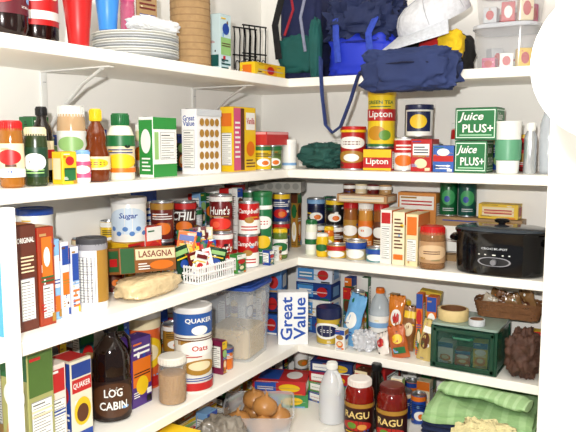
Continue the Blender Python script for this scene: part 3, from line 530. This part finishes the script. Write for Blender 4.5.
bottle('water_bottle','bottle','clear plastic bottle with orange cap',.585,-.12,Z1,[(.035,0),(.04,.005),(.04,.06),(.037,.065),(.04,.07),(.04,.12),(.03,.16),(.014,.19),(.013,.2)],clear('d8e4ec',.45),(.0145,.188,.208,'o'),(.05,.11,.04,'w',[('r',-.5,.3,1.5,.6,'lb')]))
pouch('peanut_bag','bag','orange foil bag standing upright',.66,-.15,Z1,.06,.19,.03,'d07820',5,-4,[('e',.5,.6,.32,.16,'w'),('e',.5,.6,.2,.1,'r')])
blob('crumpled_bag','bag','clear crumpled plastic bag in front of others',.57,-.22,Z1,.08,.07,.07,mat('dcdee4',.12,0,.3,20,.8,.8),61,.3,.7,crum=.5)
carton('pasta_box','box','yellow box with orange and green print',.748,-.1,Z1,.075,.045,.215,8,'d8b838',[('r',.05,.7,.95,.95,'o'),('e',.5,.45,.36,.14,'g'),('l',.1,.08,.9,.25,'br',3)],NUT,ry=6)
pouch('snack_bag','bag','colourful snack bag with red and brown print',.715,-.24,Z1,.06,.11,.03,'b85c2c',12,-12,[('e',.5,.6,.3,.15,'y'),('r',.15,.15,.85,.35,'g')],ry=-14)
pouch('snack_bag','bag','yellow and silver snack bag',.785,-.225,Z1,.05,.14,.03,'c8b068',-8,-8,[('e',.5,.5,.3,.2,'br'),('r',.2,.7,.8,.85,'w')],ry=8)
pouch('snack_bag','bag','red and white snack bag lying slanted',.65,-.24,Z1,.05,.08,.025,'e8e0d8',-12,-25,[('e',.5,.5,.3,.2,'r')],ry=-25)
pouch('snack_bag','bag','small brown and clear snack bag',.70,-.16,Z1,.05,.16,.025,'8c5c34',14,-6,[('e',.5,.5,.3,.15,'cr'),('r',.1,.75,.9,.9,'y')],ry=6)
# green drawer bin
mb=MB(); GB=mat('16402f',.22); w,d,h=.215,.2,.15
mb.rbox(w,d,.006,GB,r=.012); mb.rbox(w,d,.008,clear('a0b8ac',.75),z=h-.008,r=.012)
for s in (-1,1):
    mb.rbox(.006,d-.01,h-.02,clear('2c7058',.6),cx=s*(w/2-.006),r=.003,z=.008)
    for t in (-1,1): mb.rbox(.012,.012,h-.008,GB,cx=s*(w/2-.006),cy=t*(d/2-.006),r=.003)
    mb.rbox(.012,d-.01,.01,GB,cx=s*(w/2-.006),z=h-.018,r=.003)
mb.rbox(w,.006,h-.01,GB,cy=d/2-.003,r=.002)
o=mb.obj('storage_drawer_unit')
q=MB(); q.rbox(w-.03,.004,h-.02,clear('2c5448',.4),z=.008,cy=-d/2+.004,r=.002); q.rbox(w-.02,.008,.012,GB,z=h-.026,cy=-d/2-.002); q.rbox(w-.02,.008,.012,GB,z=.008,cy=-d/2-.002)
for s in (-1,1): q.rbox(.012,.008,h-.02,GB,z=.008,cx=s*(w/2-.016),cy=-d/2-.002)
dr=q.obj('drawer',o)
q=MB(); q.tube([(-.03,-d/2-.006,.112),(-.025,-d/2-.016,.112),(.025,-d/2-.016,.112),(.03,-d/2-.006,.112)],.004,mat('2c6c54',.3),8); q.obj('handle',dr)
place(o,.932,-.17,Z1,0,'drawer unit','dark green plastic drawer unit with translucent front')
for k,(x,w2,h2,c) in enumerate(((.865,.05,.07,'w'),(.92,.05,.05,'r'),(.975,.045,.085,'y'))):
    carton('sweetener_box','box','small carton stored inside green drawer unit',x,-.21,Z1+.008,w2,.05,h2,5*k,c,auto('b','w','o'),NUT,group='cartons inside drawer unit')
def tape(x,y,z,r,h,label,c='d8c088',rx=0,ry=0):
    mb=MB(); mb.lathe([(r*.84,0),(r*.98,0),(r,.002),(r,h-.002),(r*.98,h),(r*.84,h)],mat(c,.6,0,.1,80),n=40,c0=False,c1=False)
    mb.lathe([(r*.84,h),(r*.8,h),(r*.78,h-.002),(r*.78,.002),(r*.8,0),(r*.84,0)],mat('6c4424',.8),n=40,c0=False,c1=False)
    place(mb.obj('masking_tape_roll'),x,y,z,0,'tape',label,rx=rx,ry=ry)
tape(.878,-.2,Z1+.151,.05,.036,'roll of beige masking tape on drawer unit')
tape(.965,-.235,Z1+.151,.026,.02,'small roll of pale tape on drawer unit','c8ccd0')
mb=MB(); WK=mat('7c5230',.8,0,.35,70,1,.5)
for i in range(5):
    z=i*.011; mb.rings([[(x*(1+.03*i),y*(1+.03*i),z+dz+.0015*math.sin(k*2.2+i*math.pi)) for k,(x,y) in enumerate(rrect(.2,.09,.03,7))] for dz in (0,.005,.011)],WK,True,i==0,False)
place(mb.obj('wicker_basket'),1.03,-.07,Z1+.151,3,'basket','brown wicker basket of jumbled bags on drawer unit')
RP=random.Random(5)
for k in range(9):
    c=RP.choice(['6c4424','8c6840','b8a888','7c5434','c8bca8','543018'])
    pouch('snack_bag','bag','crumpled brown and clear snack bag in wicker basket',.955+.019*k,-.085+.012*(k%3),Z1+.155,.05,.065+.03*RP.random(),.025,c,RP.uniform(-40,40),RP.uniform(-22,-5) if k%2 else 10,[('e',.5,.5,.2,.14,RP.choice(['cr','t','br','w']))],group='crumpled snack bags in wicker basket',ry=RP.uniform(-35,35))
blob('net_bag','bag','dark brown soft bundle slumped beside drawer unit',1.11,-.21,Z1,.1,.14,.15,mat('4c3024',.7,0,.7,30,1,1),33,.25,.8,fr=3,crum=.45)

# ---------------- bottom shelf
blob('grocery_bag','bag','translucent plastic grocery bag with dark contents',.36,-.81,Z0,.15,.16,.16,mat('8c8478',.12,0,.8,9,1,.5),41,.2,.8,fr=3,crum=.3)
CX,CY=.31,-.515
tub(CX,CY,Z0,.23,.23,.09,'clear open plastic container holding brown onions',clear('e8ecf0',.4),None,30,r=.03)
for k,(x,y,s,zz) in enumerate(((-.05,-.045,.043,.0),(.048,-.05,.044,0),(.045,.045,.044,0),(-.05,.045,.043,.0),(0.03,-.02,.043,.056),(-.04,.035,.041,.054))):
    mb=MB(); mb.lathe([(s*.1,0),(s*.6,s*.1),(s*.95,s*.5),(s,s*.85),(s*.85,s*1.25),(s*.45,s*1.5),(s*.15,s*1.62),(s*.08,s*1.9)],mat('bc8448',.3,0,.3,12)); o=mb.obj('onion',ang=80)
    q=MB(); q.tube([(0,0,s*1.6),(.003,0,s*1.9),(.008,.003,s*2.15)],.002,mat('c8a070',.8),6); q.obj('dry_stem',o)
    place(o,CX+x,CY+y,Z0+.004+zz,k*40,'onion','golden brown onion lying in clear plastic container','onions in container',rx=[6,-8,10,4,12,-10][k])
for k in range(2):
    carton('toaster_pastry_box','box',['green and blue box under red box','red and blue box lying on another'][k],.25,-.26,Z0+k*.052,.2,.13,.05,28-8*k,['3c8c4c','c42c2c'][k],[('r',.05,.2,.45,.85,'2858b8'),('e',.7,.5,.2,.3,'y'),('l',.1,.3,.4,.6,'w',2)],[('r',.1,.2,.9,.8,'w')],top=[('r',.1,.1,.5,.9,'2858b8'),('e',.75,.5,.15,.3,'w')])
for k in range(4):
    carton('frozen_dinner_box','box','flat %s food box in stack under shelf'%['blue','green','red','dark blue'][k],.42,-.15,Z0+k*.042,.16,.13,.04,-9+7*k,['2c58b0','4c9850','b81c1c','1c3470'][k],[('r',.06,.2,.4,.8,'w'),('e',.7,.5,.2,.35,'y')],[('r',.1,.2,.9,.8,'w')],top=[('r',.1,.2,.9,.6,'r'),('e',.5,.75,.2,.15,'w')],group='flat food boxes under shelf')
carton('cookie_box','box','bright red box with white panel under shelf',.58,-.12,Z0,.12,.12,.165,-5,'b81c1c',[('r',.1,.6,.9,.9,'w'),('e',.5,.3,.3,.2,'y')],NUT,top=[('r',.1,.2,.9,.6,'b')])
bottle('water_jug','jug','translucent white plastic jug with moulded handle',.495,-.33,Z0,[(.035,0),(.044,.006),(.045,.11),(.042,.13),(.03,.165),(.017,.19),(.016,.2)],clear('f4f7fa',.6),(.018,.192,.215,'w'),None,-30,handle=[(.02,0,.185),(.04,0,.18),(.052,0,.16),(.054,0,.13),(.044,0,.11)])
RA=[('r',-.5,.86,1.5,.99,'gd'),('r',.02,.04,.98,.84,'2c0a08'),('t','RAGU',.5,.64,.56,.22,'e8cc80'),('e',.5,.3,.34,.16,'a82018'),('e',.4,.3,.1,.1,'5c8c2c'),('e',.62,.27,.1,.09,'d09040'),('l',.25,.06,.75,.13,'y',1)]
for x,c,l in ((.635,'7c140c','large red pasta sauce jar with white lid'),(.748,'6c140c','large red pasta sauce jar with dark label')):
    jar('pasta_sauce_jar','jar',l,x,-.41,Z0,.048,.21,mat(c,.08),'e8e0d8' if x<.7 else '5c1410','5c100c',RA,12,nr=.036,group='large pasta sauce jars',caph=.11)
bottle('soda_bottle','bottle','dark bottle with black cap behind sauce jars',.645,-.29,Z0,[(.025,0),(.03,.005),(.03,.15),(.014,.2),(.013,.215)],mat('14100e',.15),(.016,.2,.225,'k'))
def folded(name,label,x,y,z,w,d,n,t,c,rot,c2=None):
    mb=MB()
    for i in range(n):
        R=[]; zz=i*t
        for q,(a,s) in enumerate(((.1,.96),(.5,1.0),(.9,.96))):
            pts=[]
            for px,py in rrect(w*s*(1-.02*i),d*s,.03,8):
                k=noise.noise(Vector((px*12,py*12,i*2.)))*.014; pts.append((px+k,py+k,zz+t*a+noise.noise(Vector((px*9,py*9,i)))*.006+.004))
            R.append(pts)
        mb.rings(R,c2 if (c2 and i%2) else c,True)
    return place(mb.obj(name,ang=70),x,y,z,rot,'towel',label)
folded('folded_cloth','stack of folded navy cloth under green towel',.96,-.22,Z0,.29,.33,5,.02,cloth('202c50'),3)
def sheet(label,x,y,z,W2,D2,c,st,rot,seed,t=.018,layers=2):
    mb=MB(); TM=mat(c,.95,0,.1,60,1,.4,0,st); nx,ny=30,28
    for L in range(layers):
        def th(px,py):
            e=max(abs(px)/(W2/2),abs(py)/(D2/2)); return L*t+.012*noise.noise(Vector((px*10,py*8,seed)))+.006*math.sin(px*26+py*30+seed)-.008*max(0,(e-.75)/.25)**2
        ww=W2*(1-.05*L); dd=D2*(1-.04*L)
        def P(i,j): px=(-.5+i/(nx-1)); py=(-.5+j/(ny-1)); k=.05*noise.noise(Vector((px*4,py*4,seed+L))); return (px*ww*(1+k),py*dd*(1+k*2),.03+th(px*W2,py*D2))
        vs=[P(i,j) for j in range(ny) for i in range(nx)]; fs=[(j*nx+i,j*nx+i+1,(j+1)*nx+i+1,(j+1)*nx+i) for j in range(ny-1) for i in range(nx-1)]
        mb.add(vs,fs,TM,True); mb.add([(a,b,c2-t*.9) for a,b,c2 in vs],[f[::-1] for f in fs],TM,True)
        bd=[i for i in range(nx)]+[j*nx+nx-1 for j in range(1,ny)]+[(ny-1)*nx+i for i in range(nx-2,-1,-1)]+[j*nx for j in range(ny-2,0,-1)]
        cx=[vs[k] for k in bd]; mb.rings([[(a,b,c2-t*.9) for a,b,c2 in cx],[(a*1.015,b*1.015,c2-t*.45) for a,b,c2 in cx],cx],TM,True,False,False)
    return place(mb.obj('green_towel',ang=70),x,y,z,rot,'towel',label,'folded green towels')
sheet('folded pale green towel with soft stripes',1.0,-.23,Z0+.106,.33,.33,'90b47c',('a0c28c',6),4,1)
mb=MB(); TM=mat('9cc088',.95,0,.1,60,1,.4,0,('b0d09c',10)); R=[]
for i in range(26):
    s=i/25; x=-.14+.28*s; rr=.017*(1+.1*math.sin(s*9))*(1 if .04<s<.96 else .8); R.append([(x,(rr*2.6+.004*math.sin(3*a+s*12))*math.cos(a)+.02*math.sin(s*3),.022+rr*math.sin(a)) for a in [2*math.pi*k/28 for k in range(28)]])
mb.rings(R,TM,True)
place(mb.obj('rolled_towel',ang=70),1.01,-.3,Z0+.162,-8,'towel','loosely rolled light green towel on folded towel')
blob('burlap_sack','sack','cream woven sack slumped on bottom shelf',1.06,-.45,Z0,.19,.08,.165,mat('d8cc98',.9,0,.3,120,1,.8),53,.25,.7,fr=3)

# made-up glowing sphere and stem, standing in for an overexposed white shape near doorway
mb=MB(); R0=.107; mb.lathe([(R0*math.cos(math.radians(a)),R0*-math.sin(math.radians(a))) for a in range(-76,90,8)],mat('f8f8f4',.3,0,.01,5,1,0,1.2),n=40)
o=mb.obj('overexposed_globe',ang=80); q=MB(); q.lathe([(.03,.1),(.032,.115),(.012,.14),(.006,.15),(.006,.9)],mat('w',.4),n=20); q.obj('added_stem',o)
place(o,1.404,-1.337,1.655,0,'sphere','glowing white sphere standing in for an overexposed white shape',reg=False)

# ---------------- further groceries behind and between
CN={'w':'white','cr':'cream','r':'red','dr':'dark red','y':'yellow','b':'blue','n':'navy','g':'green','dg':'dark green','br':'brown','o':'orange','t':'tan','lb':'light blue','te':'teal','mg':'maroon','kr':'cardboard brown','lgy':'pale grey','ag':'olive green','gd':'mustard','k':'black','pk':'pink','p':'purple'}
RF=random.Random(77)
def grocery(kind,x,y,z,a,b,h,left,group):
    c=RF.choice(['w','w','cr','r','dr','y','b','n','g','dg','br','o','t','lb','te','mg','kr','lgy','ag','gd','k','w','cr']); c2=RF.choice(['w','r','y','b','g','cr','o']); c3=RF.choice(['r','o','gd','w','lg','br'])
    if c2==c: c2='w' if c!='w' else 'r'
    rot=(40 if left else 15)+RF.uniform(-14,14)
    where='among crowded groceries' if h<.1 else 'in packed rear row'
    if kind=='can': can('food_can','can','%s food can with %s band %s'%(CN[c],CN[c2],where),x,y,z,a/2,h,c,canart(c2,c3),rot,group=group)
    elif kind=='jar': jar('food_jar','jar','%s jar with %s lid %s'%(CN[c],CN[c2],where),x,y,z,a/2,h,mat(c,.2),c2,c2,[('e',.5,.5,.35,.3,c3),('l',.2,.1,.8,.3,'w',2)],rot,group=group)
    else: carton('food_box','box','%s food carton with %s band %s'%(CN[c],CN[c2],where),x,y,z,(b if left else a)-.004,(a if left else b)-.004,h,(90 if left else 0)+RF.uniform(-3,3),c,auto(c2,c3,RF.choice(['o','r','g','y'])),NUT if RF.random()<.6 else auto(c3,c2,'w'),group=group)
def fill(x0,x1,y0,y1,z,hmin,hmax,n,left,group,flat=False):
    made=0
    for t in range(n*22):
        if made>=n: break
        kind=RF.choice(['can','can','box','box','jar','box'])
        if flat: kind='box'
        if kind=='can': a=b=RF.choice([.05,.056,.064]); h=RF.uniform(.07,.115)
        elif kind=='jar': a=b=RF.uniform(.034,.05); h=RF.uniform(.08,.16)
        else: a,b=RF.uniform(.025,.06),RF.uniform(.025,.06); h=RF.uniform(hmin,hmax)
        if flat: a,b,h=RF.uniform(.1,.16),RF.uniform(.1,.15),RF.uniform(.03,.05)
        h=min(h,hmax); 
        if x1-x0<a or y1-y0<b: continue
        x=RF.uniform(x0+a/2,x1-a/2); y=RF.uniform(y0+b/2,y1-b/2)
        if left: x=x0+a/2+ (x-x0-a/2)*RF.choice([0,.4,1])
        else: y=y1-b/2-(y1-b/2-y)*RF.choice([0,.4,1])
        if not free(x-a/2,x+a/2,y-b/2,y+b/2,z,z+h): continue
        grocery(kind,x,y,z,a,b,h,left,group); made+=1
        zz=z+h+.0015
        while kind!='jar' and zz+h<z+hmax and free(x-a/2,x+a/2,y-b/2,y+b/2,zz,zz+h):
            grocery(kind,x,y,zz,a,b,h,left,group); zz+=h+.0015
            if not flat: break
fill(.01,.21,-1.5,-.55,Z3,.08,.15,16,True,'groceries on upper left shelf')
fill(.01,.2,-.5,-.03,Z3,.08,.15,6,True,'groceries on upper left shelf')
fill(.25,1.16,-.155,-.01,Z3,.07,.13,16,False,'groceries on upper back shelf')
fill(.01,.24,-1.3,-.95,Z2,.1,.16,10,True,'groceries on middle left shelf')
fill(.01,.26,-.98,-.03,Z2,.12,.27,28,True,'groceries on middle left shelf')
fill(.2,.328,-.95,-.3,Z2,.04,.08,14,True,'small groceries on shelf edge')
fill(.3,.76,-.2,-.01,Z2,.12,.24,18,False,'groceries on middle back shelf')
fill(.32,.76,-.278,-.19,Z2,.04,.07,14,False,'small groceries on shelf edge')
fill(.01,.25,-1.5,-.6,Z1,.14,.25,26,True,'groceries on lower left shelf')
fill(.22,.328,-.9,-.58,Z1,.06,.13,6,True,'groceries on lower left shelf')
fill(.02,.3,-.36,-.03,Z1,.12,.24,8,True,'groceries on lower left shelf')
fill(.38,.82,-.2,-.01,Z1,.13,.25,20,False,'groceries on lower back shelf')
fill(.35,.82,-.278,-.19,Z1,.04,.09,14,False,'small groceries on shelf edge')
fill(1.05,1.175,-.12,-.01,Z1,.1,.15,4,False,'groceries on lower back shelf')
fill(.01,.42,-1.1,-.02,Z0,.08,.2,14,True,'flat boxes on bottom shelf',True)
fill(.01,.34,-1.1,-.02,Z0,.08,.2,18,True,'groceries on bottom shelf')
fill(.34,.8,-.28,-.02,Z0,.08,.2,16,False,'groceries on bottom shelf')

# ---------------- light and camera
cam=bpy.data.cameras.new('camera'); cam.lens=660/576*36; cam.sensor_width=36; co=bpy.data.objects.new('camera',cam); COL.objects.link(co)
co.location=(1.475,-2.335,1.55); co.rotation_euler=(math.radians(90-6.48),0,math.radians(30)); SC.camera=co
l=bpy.data.lights.new('flash','POINT'); l.energy=124; l.shadow_soft_size=.02; l.color=(1,.975,.94); lo=bpy.data.objects.new('flash',l); lo.location=(1.42,-2.42,1.69); COL.objects.link(lo)
l=bpy.data.lights.new('fill_light','AREA'); l.energy=12; l.size=1.2; l.color=(1,.95,.88); lo=bpy.data.objects.new('fill_light',l); lo.location=(1.4,-1.7,2.5); COL.objects.link(lo)  # soft overhead fill added to even out the flash, no fixture modelled
w=bpy.data.worlds.new('world'); SC.world=w; w.use_nodes=True; w.node_tree.nodes['Background'].inputs[0].default_value=(.9,.94,1,1); w.node_tree.nodes['Background'].inputs[1].default_value=.3
SC.view_settings.view_transform='Standard'
